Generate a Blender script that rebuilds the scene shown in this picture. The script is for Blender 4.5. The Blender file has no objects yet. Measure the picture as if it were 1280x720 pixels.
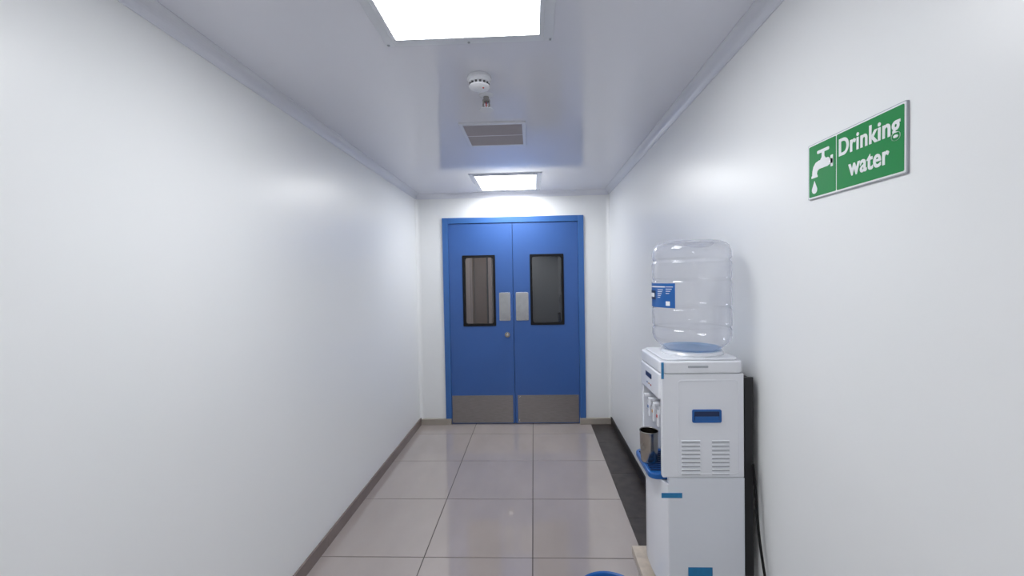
import bpy, bmesh, math
from mathutils import Matrix, Vector
scene=bpy.context.scene
try:
    scene.view_settings.view_transform='Standard'
    scene.view_settings.look='None'
except Exception: pass

# ------------------------------------------------------------ materials
def srgb(r,g,b):
    def f(c):
        c/=255
        return c/12.92 if c<=.04045 else ((c+.055)/1.055)**2.4
    return (f(r),f(g),f(b),1)
def mat(name,col,rough=.5,metal=0,spec=.5,noise=0,nscale=5,bump=0,bscale=50,coat=0,stretch=None,detail=4):
    m=bpy.data.materials.new(name); m.use_nodes=True
    nt=m.node_tree; b=nt.nodes['Principled BSDF']
    b.inputs['Base Color'].default_value=col
    b.inputs['Roughness'].default_value=rough
    b.inputs['Metallic'].default_value=metal
    b.inputs['Specular IOR Level'].default_value=spec
    b.inputs['Coat Weight'].default_value=coat
    b.inputs['Coat Roughness'].default_value=.05
    tc=nt.nodes.new('ShaderNodeTexCoord')
    mp=nt.nodes.new('ShaderNodeMapping')
    nt.links.new(tc.outputs['Object'],mp.inputs['Vector'])
    if stretch: mp.inputs['Scale'].default_value=stretch
    if noise>0:
        n=nt.nodes.new('ShaderNodeTexNoise'); n.inputs['Scale'].default_value=nscale
        n.inputs['Detail'].default_value=detail
        nt.links.new(mp.outputs[0],n.inputs['Vector'])
        cr=nt.nodes.new('ShaderNodeValToRGB')
        cr.color_ramp.elements[0].position=.3; cr.color_ramp.elements[1].position=.7
        lo=tuple(c*(1-noise) for c in col[:3])+(1,)
        hi=tuple(min(1,c*(1+noise)) for c in col[:3])+(1,)
        cr.color_ramp.elements[0].color=lo; cr.color_ramp.elements[1].color=hi
        nt.links.new(n.outputs['Fac'],cr.inputs[0]); nt.links.new(cr.outputs[0],b.inputs['Base Color'])
    if bump>0:
        n2=nt.nodes.new('ShaderNodeTexNoise'); n2.inputs['Scale'].default_value=bscale
        nt.links.new(mp.outputs[0],n2.inputs['Vector'])
        bp=nt.nodes.new('ShaderNodeBump'); bp.inputs['Strength'].default_value=bump
        bp.inputs['Distance'].default_value=.01
        nt.links.new(n2.outputs['Fac'],bp.inputs['Height']); nt.links.new(bp.outputs[0],b.inputs['Normal'])
    return m
def emis(name,col,s):
    m=bpy.data.materials.new(name); m.use_nodes=True
    nt=m.node_tree; nt.nodes.clear()
    e=nt.nodes.new('ShaderNodeEmission'); o=nt.nodes.new('ShaderNodeOutputMaterial')
    e.inputs[0].default_value=col; e.inputs[1].default_value=s
    nt.links.new(e.outputs[0],o.inputs[0]); return m
def clear(name,tint,k=.6,pw=3,rough=.03,base=.03,diff=None,dfac=0,dk=3):
    m=bpy.data.materials.new(name); m.use_nodes=True
    nt=m.node_tree; nt.nodes.clear()
    o=nt.nodes.new('ShaderNodeOutputMaterial')
    t=nt.nodes.new('ShaderNodeBsdfTransparent'); t.inputs[0].default_value=tint
    g=nt.nodes.new('ShaderNodeBsdfGlossy'); g.inputs[0].default_value=(1,1,1,1); g.inputs['Roughness'].default_value=rough
    lw=nt.nodes.new('ShaderNodeLayerWeight'); lw.inputs[0].default_value=.5
    mx=nt.nodes.new('ShaderNodeMixShader')
    po=nt.nodes.new('ShaderNodeMath'); po.operation='POWER'; po.inputs[1].default_value=pw
    ma=nt.nodes.new('ShaderNodeMath'); ma.operation='MULTIPLY_ADD'; ma.inputs[1].default_value=k; ma.inputs[2].default_value=base; ma.use_clamp=True
    nt.links.new(lw.outputs['Facing'],po.inputs[0]); nt.links.new(po.outputs[0],ma.inputs[0]); nt.links.new(ma.outputs[0],mx.inputs[0])
    nt.links.new(t.outputs[0],mx.inputs[1]); nt.links.new(g.outputs[0],mx.inputs[2])
    out=mx
    if diff:
        d=nt.nodes.new('ShaderNodeBsdfDiffuse'); d.inputs[0].default_value=diff
        m2=nt.nodes.new('ShaderNodeMixShader')
        md=nt.nodes.new('ShaderNodeMath'); md.operation='MULTIPLY_ADD'; md.inputs[1].default_value=dfac*dk; md.inputs[2].default_value=dfac; md.use_clamp=True
        nt.links.new(po.outputs[0],md.inputs[0]); nt.links.new(md.outputs[0],m2.inputs[0])
        nt.links.new(mx.outputs[0],m2.inputs[1]); nt.links.new(d.outputs[0],m2.inputs[2]); out=m2
    nt.links.new(out.outputs[0],o.inputs[0]); return m

M_wall=mat('wall_paint',(.850,.866,.874,1),.33,spec=.5,bump=.025,bscale=7)
M_ceil=mat('ceiling_panel',(.77,.785,.86,1),.10,spec=.6,bump=.008,bscale=2.5)
M_cove=mat('cove_pvc',(.76,.78,.85,1),.25)
M_tile=mat('floor_tile',srgb(175,165,161),.05,spec=.7,noise=.07,nscale=3.5,detail=8,stretch=(1,.45,1),coat=.6)
M_grout=mat('grout',srgb(84,76,74),.8)
M_gran=mat('dark_granite',(.040,.032,.030,1),.3,noise=.5,nscale=14,detail=8)
M_blackskirt=mat('black_skirting',(.014,.012,.013,1),.3,noise=.3,nscale=50)
M_skL=mat('taupe_skirting',srgb(126,114,110),.25,noise=.1,nscale=6)
M_skB=mat('beige_skirting',srgb(170,162,152),.35,noise=.08,nscale=6)
M_blue=mat('door_blue',srgb(54,94,160),.36,noise=.04,nscale=2,bump=.02,bscale=12)
M_bluef=mat('door_frame_blue',srgb(56,104,170),.35,noise=.02)
M_steel=mat('brushed_steel',(.27,.25,.245,1),.36,metal=.85,noise=.10,nscale=14,stretch=(1,1,12))
M_plate=mat('push_plate_steel',(.50,.51,.53,1),.20,metal=1,noise=.06,nscale=20)
M_blk=mat('black_gasket',(.004,.004,.005,1),.55,spec=.25,noise=.2)
M_white=mat('white_plastic',(.72,.75,.81,1),.28,noise=.015,nscale=4)
M_white2=mat('white_plastic_glossy',(.78,.80,.85,1),.18,noise=.01,nscale=4)
M_grey=mat('grey_plastic',(.36,.38,.42,1),.4,noise=.05)
M_bp=mat('blue_plastic',srgb(26,92,165),.3,noise=.06)
M_bd=mat('dark_blue_plastic',srgb(12,40,85),.4,noise=.1)
M_tape=mat('blue_tape',srgb(38,120,170),.35,noise=.08,nscale=60)
M_chrome=mat('chrome',(.7,.7,.72,1),.15,metal=1,noise=.03)
M_cup=mat('steel_cup',(.38,.36,.33,1),.22,metal=1,noise=.1,nscale=30)
M_coil=mat('black_condenser',(.010,.010,.012,1),.5,noise=.2)
M_green=mat('sign_green',srgb(14,132,66),.35,noise=.02)
M_swhite=mat('sign_white',(.82,.84,.86,1),.35,noise=.01)
M_sback=mat('sign_grey_edge',(.42,.44,.48,1),.4,noise=.03)
M_vent=mat('vent_grey',(.40,.38,.42,1),.45,noise=.05)
M_vdark=mat('vent_dark',(.05,.05,.06,1),.7,noise=.1)
M_stone=mat('stand_stone',srgb(190,178,165),.4,noise=.15,nscale=25)
M_red=mat('red_plastic',srgb(190,40,30),.4,noise=.05)
M_yel=mat('amber',srgb(200,150,90),.4,noise=.05)
M_light=emis('led_diffuser',(.975,.985,1,1),18.5)
M_bottle=clear('clear_pet',(.96,.963,.975,1),.35,2.5,.08,base=.04,diff=(.66,.68,.76,1),dfac=.10,dk=4)
M_bottleblue=clear('blue_pet_base',(.62,.78,.92,1),.3,3,.08,base=.05,diff=(.25,.45,.75,1),dfac=.1)
M_glass=clear('window_glass',(.9,.9,.9,1),.6,4,.02,base=.06)
M_glassd=clear('window_glass_tinted',(.26,.28,.32,1),.6,4,.03,base=.10,diff=(.20,.22,.27,1),dfac=.08)
M_brown=mat('brown_partition',srgb(128,100,90),.5,noise=.15,nscale=4,stretch=(6,6,.5))
M_lil=mat('pale_curtain',srgb(205,190,188),.7,noise=.08,nscale=3,stretch=(8,8,.3))
M_dark=mat('wall_shade_tone',srgb(96,98,104),.6,noise=.2,nscale=2)  # dark base colour stands in for shade in the lobby's right half

# ------------------------------------------------------------ helpers
def link(o): scene.collection.objects.link(o); return o
def empty(name,loc):
    e=bpy.data.objects.new(name,None); e.location=loc; e.empty_display_size=.1; return link(e)
def par(o,e):
    o.parent=e; o.matrix_parent_inverse=Matrix.Translation(-Vector(e.location)); return o
def finish(bm,name,m,parent=None,smooth=False,bevel=0,seg=3,angle=35):
    bmesh.ops.recalc_face_normals(bm,faces=bm.faces)
    me=bpy.data.meshes.new(name); bm.to_mesh(me); bm.free()
    o=link(bpy.data.objects.new(name,me))
    for mm in (m if isinstance(m,(list,tuple)) else [m]): me.materials.append(mm)
    if smooth or bevel:
        for p in me.polygons: p.use_smooth=True
        try: me.set_sharp_from_angle(angle=math.radians(angle))
        except Exception: pass
    if bevel:
        b=o.modifiers.new('bevel','BEVEL'); b.width=bevel; b.segments=seg; b.limit_method='ANGLE'
        b.angle_limit=math.radians(40); b.harden_normals=True
    if parent is not None: par(o,parent)
    return o
def addbox(bm,x0,x1,y0,y1,z0,z1,mi=0):
    vs=[bm.verts.new((x,y,z)) for x in (x0,x1) for y in (y0,y1) for z in (z0,z1)]
    fs=[(0,1,3,2),(4,6,7,5),(0,4,5,1),(2,3,7,6),(0,2,6,4),(1,5,7,3)]
    for f in fs:
        fa=bm.faces.new([vs[i] for i in f]); fa.material_index=mi
def box(name,x0,x1,y0,y1,z0,z1,m,parent=None,bevel=0,seg=3):
    bm=bmesh.new(); addbox(bm,x0,x1,y0,y1,z0,z1)
    return finish(bm,name,m,parent,bevel=bevel,seg=seg)
def boxes(name,lst,m,parent=None,bevel=0):
    bm=bmesh.new()
    for b in lst: addbox(bm,*b)
    return finish(bm,name,m,parent,bevel=bevel)
def lathe(name,prof,cx,cy,m,parent=None,n=64,angle=40):
    bm=bmesh.new(); rings=[]
    for r,z in prof:
        if r<=1e-6: 
            p=(cx,cy,z); rings.append([bm.verts.new(p)])
        else:
            rings.append([bm.verts.new((cx+r*math.cos(2*math.pi*i/n),cy+r*math.sin(2*math.pi*i/n),z)) for i in range(n)])
    for a,b in zip(rings,rings[1:]):
        for i in range(n):
            j=(i+1)%n
            if len(a)==1 and len(b)==1: continue
            if len(a)==1: bm.faces.new((a[0],b[i],b[j]))
            elif len(b)==1: bm.faces.new((a[i],a[j],b[0]))
            else: bm.faces.new((a[i],a[j],b[j],b[i]))
    return finish(bm,name,m,parent,smooth=True,angle=angle)
def tube(name,pts,r,m,parent=None,bez=False):
    c=bpy.data.curves.new(name,'CURVE'); c.dimensions='3D'; c.bevel_depth=r; c.bevel_resolution=4; c.use_fill_caps=True
    s=c.splines.new('NURBS' if bez else 'POLY'); s.points.add(len(pts)-1)
    for p,q in zip(s.points,pts): p.co=(*q,1)
    if bez: s.use_endpoint_u=True; s.order_u=4; s.resolution_u=10
    c.materials.append(m)
    o=link(bpy.data.objects.new(name,c))
    dg=bpy.context.evaluated_depsgraph_get()
    me=bpy.data.meshes.new_from_object(o.evaluated_get(dg)); bpy.data.objects.remove(o)
    o=link(bpy.data.objects.new(name,me))
    for p in me.polygons: p.use_smooth=True
    if parent is not None: par(o,parent)
    return o
def rrect(a0,a1,b0,b1,r,n=6):
    out=[]
    for (cx,cy,s) in ((a1-r,b1-r,0),(a0+r,b1-r,90),(a0+r,b0+r,180),(a1-r,b0+r,270)):
        for i in range(n+1):
            t=math.radians(s+90*i/n); out.append((cx+r*math.cos(t),cy+r*math.sin(t)))
    return out
def ringY(name,outer,inner,y0,y1,m,parent=None,bevel=0):
    bm=bmesh.new(); n=len(outer)
    L=[[bm.verts.new((p[0],y,p[1])) for p in lp] for y in (y0,y1) for lp in (outer,inner)]
    o0,i0,o1,i1=L
    for i in range(n):
        j=(i+1)%n
        bm.faces.new((o0[i],o0[j],i0[j],i0[i])); bm.faces.new((o1[i],i1[i],i1[j],o1[j]))
        bm.faces.new((o0[i],o1[i],o1[j],o0[j])); bm.faces.new((i0[i],i0[j],i1[j],i1[i]))
    return finish(bm,name,m,parent,bevel=bevel)
def prism(name,pts,d0,d1,tf,m,parent=None,bevel=0,smooth=False):
    bm=bmesh.new()
    A=[bm.verts.new(tf(p[0],p[1],d0)) for p in pts]; B=[bm.verts.new(tf(p[0],p[1],d1)) for p in pts]
    bm.faces.new(A); bm.faces.new(B[::-1]); n=len(pts)
    for i in range(n):
        j=(i+1)%n; bm.faces.new((A[i],B[i],B[j],A[j]))
    return finish(bm,name,m,parent,bevel=bevel,smooth=smooth)

# ------------------------------------------------------------ dimensions
XL,XR=-1.22,.79; YB=4.30; YF=-4.6; H=2.425; EH=1.53; c=.05

# ------------------------------------------------------------ shell
box('wall_left',XL-.1,XL,YF-.1,YB+.12,0,H,M_wall)
box('wall_right',XR,XR+.1,YF-.1,YB+.12,0,H,M_wall)
box('wall_front',XL,XR,YF-.1,YF,0,H,M_wall)
DX0,DX1,DT=-.945,.525,2.172
boxes('wall_back',[(XL,DX0,YB,YB+.12,0,H),(DX1,XR,YB,YB+.12,0,H),(DX0,DX1,YB,YB+.12,DT,H)],M_wall)
box('ceiling',XL-.1,XR+.1,YF-.1,YB+.12,H,H+.08,M_ceil)

bm=bmesh.new()
addbox(bm,XL-.1,XR+.1,YF-.1,YB+.12,-.08,-.003,0)
xs=[(XL,-.63),(-.63,-.03),(-.03,.575)]
k=-12; g=.0026
while True:
    y0=2.22+.6*k; y1=y0+.6
    if y0>YB+.05: break
    if y1>YF:
        for (a,b) in xs:
            addbox(bm,a+g,b-g,max(y0,YF)+g,min(y1,YB+.1)-g,-.003,0,1)
    k+=1
finish(bm,'floor',[M_grout,M_tile],bevel=.0008,seg=2)
boxes('trim_1',[(.577,XR,YF+.6*i,min(YF+.6*(i+1)-.002,YB),-.003,.0) for i in range(0,15)],M_gran)
def skirt_left():
    lst=[]
    e=[YF,-3,-1.2,.6,2.30,YB]
    for a,b in zip(e,e[1:]): lst.append((XL,XL+.012,a,b-.0015,0,.075))
    return boxes('baseboard_left',lst,M_skL,bevel=.002)
skirt_left()
boxes('baseboard_right',[(XR-.012,XR,YF,YB,0,.075)],M_blackskirt,bevel=.002)
boxes('baseboard_back',[(XL+.012,-.89,YB-.03,YB+.05,0,.062),(.46,XR-.012,YB-.03,YB+.05,0,.062)],M_skB,bevel=.002)
box('baseboard_front',XL+.012,XR-.012,YF,YF+.012,0,.075,M_skL)
def cove_pts(r,n=8,lip=.004):
    pts=[(0,0),(r,0),(r,lip)]
    for i in range(n+1):
        t=math.radians(270-90*i/n)
        pts.append((r+(r-lip)*math.cos(t)*1.0, r+(r-lip)*math.sin(t)))
    pts.append((0,r)); return pts
cp=cove_pts(c)
prism('trim_2',cp,YF,YB,lambda a,b,d:(XL+a,d,H-b),M_cove)
prism('trim_3',cp,YF,YB,lambda a,b,d:(XR-a,d,H-b),M_cove)
prism('trim_4',cp,XL,XR,lambda a,b,d:(d,YB-a,H-b),M_cove)
cv=cove_pts(.035)
prism('trim_5',cv,.062,H-.05,lambda a,b,d:(XL+a,YB-b,d),M_wall)
prism('trim_6',cv,.062,H-.05,lambda a,b,d:(XR-a,YB-b,d),M_wall)

# ------------------------------------------------------------ door
door=empty('door_1',(-.2125,YB,0))
fw=.06
boxes('frame',[(DX0,DX0+fw,YB-.018,YB+.12,.062,DT),(DX1-fw,DX1,YB-.018,YB+.12,.062,DT),(DX0+fw,DX1-fw,YB-.018,YB+.12,DT-fw,DT)],M_bluef,door,bevel=.003)
MX=-.2125; LY0,LY1=YB-.006,YB+.038
def leaf(nm,x0,x1,w,gl):
    hx0,hx1,hz0,hz1=w
    z0,z1=.008,DT-fw-.004
    boxes(nm,[(x0,hx0,LY0,LY1,z0,z1),(hx1,x1,LY0,LY1,z0,z1),(hx0,hx1,LY0,LY1,z0,hz0),(hx0,hx1,LY0,LY1,hz1,z1)],M_blue,door)
    o=rrect(hx0-.004,hx1+.004,hz0-.004,hz1+.004,.008); i=rrect(hx0+.020,hx1-.020,hz0+.020,hz1-.020,.028)
    ringY(nm+'_window_gasket',o,i,LY0-.006,LY1+.006,M_blk,door,bevel=.002)
    box(nm+'_glass',hx0,hx1,LY0+.016,LY0+.022,hz0,hz1,gl,door)
leaf('leaf_left',DX0+fw+.002,MX-.0025,(-.738,-.401,1.04,1.775),M_glass)
leaf('leaf_right',MX+.0025,DX1-fw-.002,(-.032,.311,1.045,1.775),M_glassd)
for nm,a,b in (('kick_plate_left',-.878,-.235),('kick_plate_right',-.185,.452)):
    box(nm,a,b,LY0-.003,LY0,.015,.305,M_steel,door,bevel=.001)
    bm=bmesh.new()
    for x in (a+.02,(a+b)/2,b-.02):
        for z in (.035,.285): addbox(bm,x-.004,x+.004,LY0-.005,LY0-.003,z-.004,z+.004)
    finish(bm,nm+'_screws',M_chrome,door,bevel=.001)
def tfY(a,b,d): return (a,d,b)
prism('push_plate_left',rrect(-.362,-.245,1.09,1.385,.01),LY0-.004,LY0,tfY,M_plate,door,bevel=.001)
prism('push_plate_right',rrect(-.188,-.055,1.09,1.385,.01),LY0-.004,LY0,tfY,M_plate,door,bevel=.001)
bm=bmesh.new()
for x in (-.352,-.255,-.178,-.065):
    for z in (1.1,1.375): addbox(bm,x-.003,x+.003,LY0-.006,LY0-.004,z-.003,z+.003)
finish(bm,'push_plate_screws',M_chrome,door)
def cyl_y(name,cx,cz,r,y0,y1,m,parent,n=32):
    return prism(name,[(cx+r*math.cos(2*math.pi*i/n),cz+r*math.sin(2*math.pi*i/n)) for i in range(n)],y0,y1,tfY,m,parent,smooth=True,bevel=.0015)
cyl_y('lock_rose',-.282,.943,.028,LY0-.008,LY0,M_cup,door)
cyl_y('lock_cylinder',-.282,.943,.012,LY0-.014,LY0-.008,M_chrome,door)
boxes('meeting_strip',[(MX-.012,MX+.012,LY0+.046,LY0+.05,.01,DT-fw-.01)],M_bluef,door)
box('trim_7',DX0,DX1,YB+.06,YB+.12,0,.004,M_skB)

# ------------------------------------------------------------ room beyond the door
box('floor_lobby',-2,1.5,YB+.12,7.2,-.08,0,M_tile)
box('ceiling_lobby',-2,1.5,YB+.12,7.2,2.6,2.66,M_wall)
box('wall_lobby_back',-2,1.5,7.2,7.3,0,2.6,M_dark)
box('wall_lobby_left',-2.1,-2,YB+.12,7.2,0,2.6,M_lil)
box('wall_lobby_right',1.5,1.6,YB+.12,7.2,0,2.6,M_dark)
box('light_block_lobby',-.42,-.34,5.0,7.2,0,2.6,M_dark)  # unseen divider added to block light from the right half
bm=bmesh.new()
for i in range(56):
    x0=-1.95+i*.026
    addbox(bm,x0,x0+.024,6.3+.02*math.sin(i*1.3),6.33+.02*math.sin(i*1.3),.02,2.5)
finish(bm,'window_curtain',M_lil,bevel=.004)
wd=empty('wooden_door',(-.72,6.0,0))
box('panel',-.86,-.68,5.96,6.0,.01,2.15,M_brown,wd,bevel=.004)
box('edge_post',-.885,-.862,5.93,6.0,0,2.2,M_brown,wd,bevel=.003)
box('closing_edge',-.679,-.655,5.95,6.0,.01,2.15,M_blk,wd,bevel=.003)
box('jamb',-.654,-.60,5.94,6.02,0,2.2,M_lil,wd,bevel=.003)
ll=empty('lobby_fill',(-1.3,5.2,2.59))  # unseen fixture added to brighten the view through the left pane
box('diffuser',-1.5,-1.1,5.0,5.4,2.585,2.59,emis('lobby_fill_emitter',(1,.95,.9,1),13),ll)
boxes('frame',[(-1.53,-1.5,4.97,5.43,2.58,2.6),(-1.1,-1.07,4.97,5.43,2.58,2.6),(-1.5,-1.1,4.97,5.0,2.58,2.6),(-1.5,-1.1,5.4,5.43,2.58,2.6)],M_white,ll)

# ------------------------------------------------------------ ceiling panel lights
def panel(y0,y1,x0=-.49,x1=.035):
    e=empty('ceiling_panel_light',((x0+x1)/2,(y0+y1)/2,H))
    box('diffuser',x0,x1,y0,y1,H-.010,H-.004,M_light,e)
    w=.018
    boxes('frame',[(x0-w,x0,y0-w,y1+w,H-.011,H),(x1,x1+w,y0-w,y1+w,H-.011,H),(x0,x1,y0-w,y0,H-.011,H),(x0,x1,y1,y1+w,H-.011,H)],M_white,e,bevel=.003)
    w2=.052
    boxes('cover_plate',[(x0-w2,x0-w,y0-w2,y1+w2,H-.004,H),(x1+w,x1+w2,y0-w2,y1+w2,H-.004,H),(x0-w,x1+w,y0-w2,y0-w,H-.004,H),(x0-w,x1+w,y1+w,y1+w2,H-.004,H)],M_white,e,bevel=.001)
    bm=bmesh.new()
    for x in (x0-.043,(x0+x1)/2,x1+.043):
        for y in (y0-.043,(y0+y1)/2,y1+.043):
            if x==(x0+x1)/2 and y==(y0+y1)/2: continue
            addbox(bm,x-.004,x+.004,y-.004,y+.004,H-.007,H-.004)
    finish(bm,'screws',M_grey,e)
for ya,yb in ((1.0,1.52),(3.56,4.12),(-1.56,-1.04),(-4.1,-3.6)): panel(ya,yb)

# ------------------------------------------------------------ AC vent
v=empty('ceiling_air_vent',(-.222,2.56,H))
vx0,vx1,vy0,vy1=-.414,-.03,2.36,2.765
w=.022
boxes('frame',[(vx0,vx0+w,vy0,vy1,H-.012,H),(vx1-w,vx1,vy0,vy1,H-.012,H),(vx0+w,vx1-w,vy0,vy0+w,H-.012,H),(vx0+w,vx1-w,vy1-w,vy1,H-.012,H),(vx0+w,vx1-w,(vy0+vy1)/2-.004,(vy0+vy1)/2+.004,H-.011,H)],M_white2,v,bevel=.002)
box('back_plate',vx0+w,vx1-w,vy0+w,vy1-w,H-.0015,H,M_vdark,v)
bm=bmesh.new(); n=20
for i in range(n):
    y=vy0+w+(vy1-vy0-2*w)*(i+.5)/n
    p=[(-.007,-.002),(.005,-.010),(.007,-.009),(-.005,-.001)]
    A=[bm.verts.new((vx0+w,y+a,H+b)) for a,b in p]; B=[bm.verts.new((vx1-w,y+a,H+b)) for a,b in p]
    bm.faces.new(A); bm.faces.new(B[::-1])
    for q in range(4): bm.faces.new((A[q],B[q],B[(q+1)%4],A[(q+1)%4]))
finish(bm,'louvres',M_vent,v)

# ------------------------------------------------------------ smoke detector
sd=empty('smoke_detector',(-.225,1.84,H))
lathe('base',[(0,H),(.052,H),(.054,H-.004),(.054,H-.014),(.050,H-.018),(0,H-.018)],-.225,1.84,M_white2,sd)
lathe('body',[(.049,H-.018),(.049,H-.026),(.044,H-.030),(.040,H-.031),(.040,H-.040),(.046,H-.041),(.046,H-.046),(.038,H-.053),(.022,H-.057),(0,H-.058)],-.225,1.84,M_white2,sd)
bm=bmesh.new()
for i in range(14):
    t=2*math.pi*i/14
    cx,cy=-.225+.0405*math.cos(t),1.84+.0405*math.sin(t)
    r=.005
    addbox(bm,cx-r,cx+r,cy-r,cy+r,H-.0405,H-.031)
finish(bm,'chamber_slots',M_vdark,sd)
lathe('led',[(0,H-.060),(.003,H-.059),(.004,H-.056)],-.225+.02,1.82,M_red,sd,n=12)

# ------------------------------------------------------------ sprinkler
sp=empty('fire_sprinkler',(-.215,2.02,H))
sx,sy=-.215,2.02
lathe('escutcheon',[(0,H),(.034,H),(.033,H-.004),(.022,H-.009),(.012,H-.010),(0,H-.010)],sx,sy,M_white2,sp,n=40)
lathe('body',[(.014,H-.010),(.014,H-.024),(.019,H-.025),(.019,H-.034),(.012,H-.038),(0,H-.038)],sx,sy,M_cup,sp,n=24)
tube('frame_arm',[(sx-.009,sy,H-.034),(sx-.019,sy,H-.045),(sx-.017,sy,H-.057),(sx-.002,sy,H-.068)],.004,M_cup,sp,bez=True)
tube('frame_arm_2',[(sx+.009,sy,H-.034),(sx+.019,sy,H-.045),(sx+.017,sy,H-.057),(sx+.002,sy,H-.068)],.004,M_cup,sp,bez=True)
tube('bulb',[(sx,sy,H-.034),(sx,sy,H-.066)],.003,M_red,sp)
lathe('deflector',[(0,H-.068),(.008,H-.068),(.034,H-.071),(.034,H-.0735),(0,H-.0735)],sx,sy,M_white2,sp,n=24)

# ------------------------------------------------------------ sign
sg=bpy.data.objects.new('drinking_water_sign',None); link(sg)
SY,SZ=(1.206+.898)/2,EH+.2825
SM=Matrix(((0,0,-1,XR),(-1,0,0,SY),(0,1,0,SZ),(0,0,0,1)))
sg.matrix_world=SM
def loc(o): o.parent=sg; return o
idt=lambda a,b,d:(a,b,d)
W,Hh=.155,.076
loc(prism('backing',rrect(-W,W,-Hh,Hh,.003),0,.005,idt,M_sback))
loc(prism('white_face',rrect(-W+.002,W-.002,-Hh+.002,Hh-.002,.003),.005,.0056,idt,M_swhite))
dv=-.045
loc(prism('green_left',rrect(-W+.0055,dv-.0015,-Hh+.0055,Hh-.0055,.003),.0056,.0062,idt,M_green))
loc(prism('green_right',rrect(dv+.0015,W-.0055,-Hh+.0055,Hh-.0055,.003),.0056,.0062,idt,M_green))
def text(s,x,y,size,width):
    # stroke weight: outline offset kept small, thickened by layering slightly shifted copies
    for i,(dx,dy) in enumerate(((0,0),(.0007,0),(-.0007,0),(0,.0004))):
        cu=bpy.data.curves.new('t','FONT'); cu.body=s; cu.size=size; cu.align_x='CENTER'; cu.extrude=.0003; cu.offset=.0010; cu.space_character=1.06
        o=link(bpy.data.objects.new('t',cu)); dg=bpy.context.evaluated_depsgraph_get()
        me=bpy.data.meshes.new_from_object(o.evaluated_get(dg)); bpy.data.objects.remove(o)
        xs=[v.co.x for v in me.vertices]; wdt=max(xs)-min(xs); mid=(max(xs)+min(xs))/2
        for v in me.vertices: v.co=((v.co.x-mid)*width/wdt+x+dx,v.co.y+y+dy,v.co.z+.0064+.00005*i)
        me.materials.clear(); me.materials.append(M_swhite)
        o=link(bpy.data.objects.new('lettering_%s_%d'%(s.lower(),i),me)); loc(o)
text('Drinking',.053,.014,.060,.175)
text('water',.055,-.044,.060,.116)
def ic(nm,pts): loc(prism(nm,pts,.0062,.0067,idt,M_swhite))
tx=-.102
ic('tap_handle',rrect(tx-.014,tx+.032,.043,.0515,.0035))
ic('tap_stem',[(tx+.004,.043),(tx+.014,.043),(tx+.014,.031),(tx+.020,.024),(tx-.002,.024),(tx+.004,.031)])
body=[(tx+.045,.016),(tx+.036,.018),(tx+.028,.024),(tx-.008,.024),(tx-.020,.021),(tx-.029,.012),(tx-.033,0),(tx-.034,-.012),(tx-.037,-.013),(tx-.037,-.019),(tx-.012,-.019),(tx-.012,-.013),(tx-.015,-.012),(tx-.013,-.003),(tx-.006,.001),(tx+.026,.001),(tx+.034,.004),(tx+.045,.004)]
ic('tap_body',body)
ic('tap_flange',rrect(tx+.037,tx+.046,-.004,.026,.002))
drop=[(tx-.0245,-.027)]
for i in range(13):
    t=math.radians(20-220*i/12); drop.append((tx-.0245+.0105*math.cos(t),-.052+.0105*math.sin(t)))
ic('water_drop',drop)

# ------------------------------------------------------------ stand
st=empty('dispenser_stand',(.6,1.6,0))
box('stone_top',.405,.775,1.43,1.775,.33,.365,M_stone,st,bevel=.003)
boxes('masonry_block',[(.43,.765,1.45,1.755,0,.33)],M_stone,st,bevel=.004)

# ------------------------------------------------------------ water dispenser
wd=empty('water_dispenser',(.6,1.6,.365))
X0,X1,Y0,Y1=.446,.735,1.47,1.745
Zb,Zt=.365,1.234
def tfZ(a,b,d): return (a,b,d)
box('plinth',X0+.03,X1-.01,Y0+.01,Y1-.01,Zb,Zb+.03,M_grey,wd,bevel=.004)
box('cabinet_core',X0+.095,X1,Y0+.006,Y1-.006,Zb+.03,1.18,M_white,wd,bevel=.006)
box('side_cheek_near',X0+.002,X1,Y0,Y0+.022,.8095,1.1815,M_white2,wd,bevel=.005)
box('side_cheek_far',X0+.002,X1,Y1-.022,Y1,.8095,1.1815,M_white2,wd,bevel=.005)
box('side_panel_lower_near',X0+.024,X1,Y0,Y0+.02,Zb+.025,.809,M_white,wd,bevel=.0015)
box('side_panel_lower_far',X0+.024,X1,Y1-.02,Y1,Zb+.025,.809,M_white,wd,bevel=.0015)
prism('top_housing',rrect(X0-.002,X1+.002,Y0-.002,Y1+.002,.028,8),1.182,1.226,tfZ,M_white2,wd,bevel=.006)
prism('top_lid',rrect(X0+.012,X1-.01,Y0+.012,Y1-.012,.024,8),1.226,1.234,tfZ,M_white2,wd,bevel=.004)
lathe('bottle_collar',[(.075,1.232),(.112,1.232),(.114,1.238),(.108,1.247),(.098,1.249),(.090,1.24),(.075,1.236)],.605,1.61,M_white2,wd)
box('lid_slot',.54,.61,Y0-.0035,Y0-.001,1.203,1.211,M_grey,wd,bevel=.001)
prism('front_fascia',rrect(X0-.004,X0+.10,Y0+.004,Y1-.004,.022,8),1.085,1.180,tfZ,M_white2,wd,bevel=.006)
box('badge',X0-.0065,X0-.004,1.575,1.65,1.138,1.156,M_bd,wd,bevel=.001)
for i,mm in enumerate((M_red,M_yel,M_bp)):
    box('indicator_%d'%i,X0-.0065,X0-.004,1.58+.025*i,1.584+.025*i,1.112,1.116,mm,wd)
box('alcove_back',X0+.075,X0+.10,Y0+.02,Y1-.02,.81,1.09,M_white,wd,bevel=.003)
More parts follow.
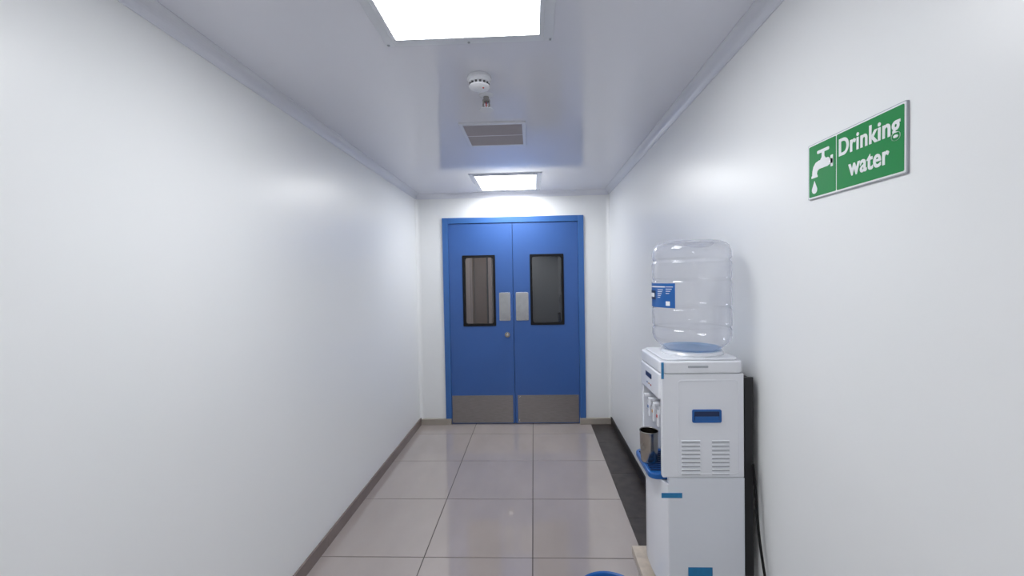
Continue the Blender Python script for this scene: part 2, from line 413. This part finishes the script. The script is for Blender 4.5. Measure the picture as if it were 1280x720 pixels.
for i,(ty,mm) in enumerate(((1.55,M_white2),(1.61,M_white2),(1.67,M_white2))):
    box('tap_body_%d'%i,X0+.012,X0+.078,ty-.013,ty+.013,1.01,1.046,M_white2,wd,bevel=.005)
    box('tap_spout_%d'%i,X0+.008,X0+.036,ty-.010,ty+.010,.965,1.03,M_white2,wd,bevel=.004)
    box('tap_lever_%d'%i,X0-.006,X0+.040,ty-.011,ty+.011,1.046,1.057,mm,wd,bevel=.003)
    box('tap_dot_%d'%i,X0+.006,X0+.0085,ty-.005,ty+.005,1.0,1.01,(M_red,M_yel,M_bp)[i],wd)
prism('drip_tray',rrect(.410,X0+.09,Y0+.026,Y1-.023,.03,8),.790,.812,tfZ,M_bp,wd,bevel=.005)
boxes('drip_grille',[(.420,X0+.07,Y0+.05+.018*i,Y0+.058+.018*i,.812,.816) for i in range(10)],M_bd,wd,bevel=.001)
pts=[]
yc=(Y0+Y1)/2; hw=(Y1-Y0)/2
for i in range(25):
    t=-1+2*i/24
    b=.026*(1-abs(t)**2.6)
    pts.append((X0+.020-b,yc+t*hw*.998))
pts+= [(X0+.10,Y1-.002),(X0+.10,Y0+.002)]
prism('storage_door',pts,Zb+.03,.788,tfZ,M_white2,wd,bevel=.003,smooth=True)
ringY('side_relief',rrect(.503,.718,.822,1.160,.016),rrect(.507,.714,.826,1.156,.013),Y0-.0012,Y0+.001,M_white2,wd,bevel=.0005)
ringY('carry_handle_bezel',rrect(.553,.655,1.008,1.055,.006),rrect(.560,.648,1.015,1.048,.004),Y0-.004,Y0+.001,M_bp,wd,bevel=.001)
box('carry_handle_recess_shade',.560,.648,Y0-.0012,Y0+.0006,1.015,1.048,M_bd,wd)  # flat plate, dark colour standing in for shade inside the handle recess
box('carry_handle_lip',.562,.646,Y0-.0035,Y0-.001,1.015,1.030,M_bp,wd,bevel=.001)
bm=bmesh.new(); bm2=bmesh.new()
for (a,b) in ((.516,.580),(.622,.682)):
    for i in range(9):
        z=.820+.0145*i
        addbox(bm,a,b,Y0-.0008,Y0+.001,z,z+.0045)
        addbox(bm2,a-.001,b+.001,Y0-.004,Y0+.001,z+.0045,z+.0085)
finish(bm,'louvre_gaps',M_grey,wd); finish(bm2,'louvre_fins',M_white2,wd,bevel=.0012)
box('tape_side',.443,.516,Y0-.0022,Y0-.0006,.738,.756,M_tape,wd)
box('tape_bottom',.535,.62,Y0-.0022,Y0-.0006,.44,.487,M_tape,wd)
box('tape_top',X0+.000,X0+.009,Y0-.0034,Y0-.002,1.165,1.224,M_tape,wd)
boxes('condenser_frame',[(.740,.770,1.478,1.488,.45,1.165),(.740,.770,1.715,1.725,.45,1.165)],M_coil,wd)  # condenser, moved out so its black also stands in for the gap's shadow
pts=[]
for i in range(18):
    z=.47+.04*i
    ys=(1.485,1.715) if i%2==0 else (1.715,1.485)
    pts+=[(.757,ys[0],z),(.757,ys[1],z)]
tube('condenser_coil',pts,.0045,M_coil,wd)
boxes('condenser_fins',[(.746,.768,1.492+.009*i,1.4935+.009*i,.46,1.16) for i in range(25)],M_coil,wd)
boxes('condenser_mounts',[(.733,.748,1.48,1.50,z,z+.02) for z in (.5,.8,1.12)],M_coil,wd)
tube('power_cable',[(.762,1.466,.86),(.764,1.462,.82),(.768,1.454,.74),(.766,1.445,.64),(.772,1.42,.52),(.778,1.385,.38),(.772,1.365,.2),(.76,1.36,.06),(.74,1.35,.008),(.70,1.30,.006),(.72,1.1,.006)],.0045,M_blk,None,bez=True)

# cup
cu=empty('steel_cup',(.437,1.6,.816))
lathe('body',[(0,.8165),(.030,.8165),(.031,.818),(.0335,.875),(.0345,.93),(.0362,.932),(.0355,.934),(.033,.932),(.032,.875),(.029,.822),(0,.821)],.437,1.6,M_cup,cu,n=40)
# bottle
bt=empty('water_bottle',(.605,1.61,1.24))
R=.1425
pr=[(.045,1.243),(.085,1.244),(.098,1.250),(.112,1.262),(.128,1.275),(.138,1.290),(R,1.305)]
def sm(z0,z1,d,n=10):
    return [(R-d*math.sin(math.pi*i/n)**2, z0+(z1-z0)*i/n) for i in range(n+1)]
pr+=sm(1.325,1.345,.005)+sm(1.400,1.420,.004)+sm(1.503,1.523,.004)+sm(1.575,1.598,.006)
pr+=[(R-.0005,1.610),(R-.003,1.625),(R-.009,1.639),(R-.020,1.650),(R-.036,1.657),(.085,1.660),(.06,1.658),(.05,1.655),(0,1.653)]
lathe('shell',pr,.605,1.61,M_bottle,bt,n=96,angle=80)
lathe('shoulder_water',[(0,1.2445),(.084,1.2455),(.096,1.252),(.104,1.257),(0,1.257)],.605,1.61,M_bottleblue,bt,n=48)
tube('handle',[(.555,1.535,1.648),(.565,1.53,1.640),(.605,1.525,1.636),(.645,1.53,1.640),(.655,1.535,1.648)],.007,M_bottle,bt,bez=True)
bm=bmesh.new(); rr=R+.0008
def arc(bm,a0,a1,z0,z1,r,n=16,mi=0):
    lo=[];hi=[]
    for i in range(n+1):
        t=math.radians(a0+(a1-a0)*i/n)
        lo.append(bm.verts.new((.605+r*math.cos(t),1.61+r*math.sin(t),z0))); hi.append(bm.verts.new((.605+r*math.cos(t),1.61+r*math.sin(t),z1)))
    for i in range(n):
        f=bm.faces.new((lo[i],lo[i+1],hi[i+1],hi[i])); f.material_index=mi
arc(bm,150,228,1.412,1.502,rr)
arc(bm,152,212,1.487,1.491,rr+.0004,mi=1)
for i in range(5):
    arc(bm,196,208-i*1.5,1.477-.007*i,1.479-.007*i,rr+.0004,n=4,mi=1)
for i in range(4):
    arc(bm,213,225-i*2,1.488-.008*i,1.490-.008*i,rr+.0004,n=4,mi=1)
arc(bm,160,190,1.44,1.475,rr+.0004,mi=2)
arc(bm,165,186,1.45,1.465,rr+.0008,mi=1)
arc(bm,213,220,1.42,1.436,rr+.0006,n=4,mi=1)
finish(bm,'label',[M_bp,M_swhite,M_bd],bt,smooth=True)

# bucket
bx,by=.275,1.587
bk=empty('plastic_bucket',(bx,by,0))
lathe('pail',[(0,.002),(.095,.002),(.10,.006),(.125,.265),(.137,.272),(.139,.285),(.134,.290),(.127,.286),(.120,.265),(.096,.012),(0,.010)],bx,by,M_bp,bk,n=56)
tube('handle',[(bx-.137,by,.275),(bx-.12,by-.06,.25),(bx,by-.14,.235),(bx+.10,by-.08,.25),(bx+.137,by,.275)],.003,M_chrome,bk,bez=True)

# ------------------------------------------------------------ world
w=bpy.data.worlds.new('world'); scene.world=w; w.use_nodes=True
w.node_tree.nodes['Background'].inputs[0].default_value=(.6,.65,.75,1)
w.node_tree.nodes['Background'].inputs[1].default_value=.3

# ------------------------------------------------------------ camera
f=515.;t=19/f;p=12/f;r=.018
fwd=Vector((-t,1,-p)).normalized(); right0=fwd.cross(Vector((0,0,1))).normalized(); up0=right0.cross(fwd)
cx=right0*math.cos(r)-up0*math.sin(r); cy=up0*math.cos(r)+right0*math.sin(r); cz=-fwd
cam=bpy.data.cameras.new('camera'); cam.sensor_width=36; cam.lens=f/1280*36; cam.shift_x=-8/1280
cam.clip_start=.02
co=link(bpy.data.objects.new('camera',cam))
m=Matrix((cx,cy,cz)).transposed().to_4x4(); m.translation=Vector((0,0,EH)); co.matrix_world=m
scene.camera=co
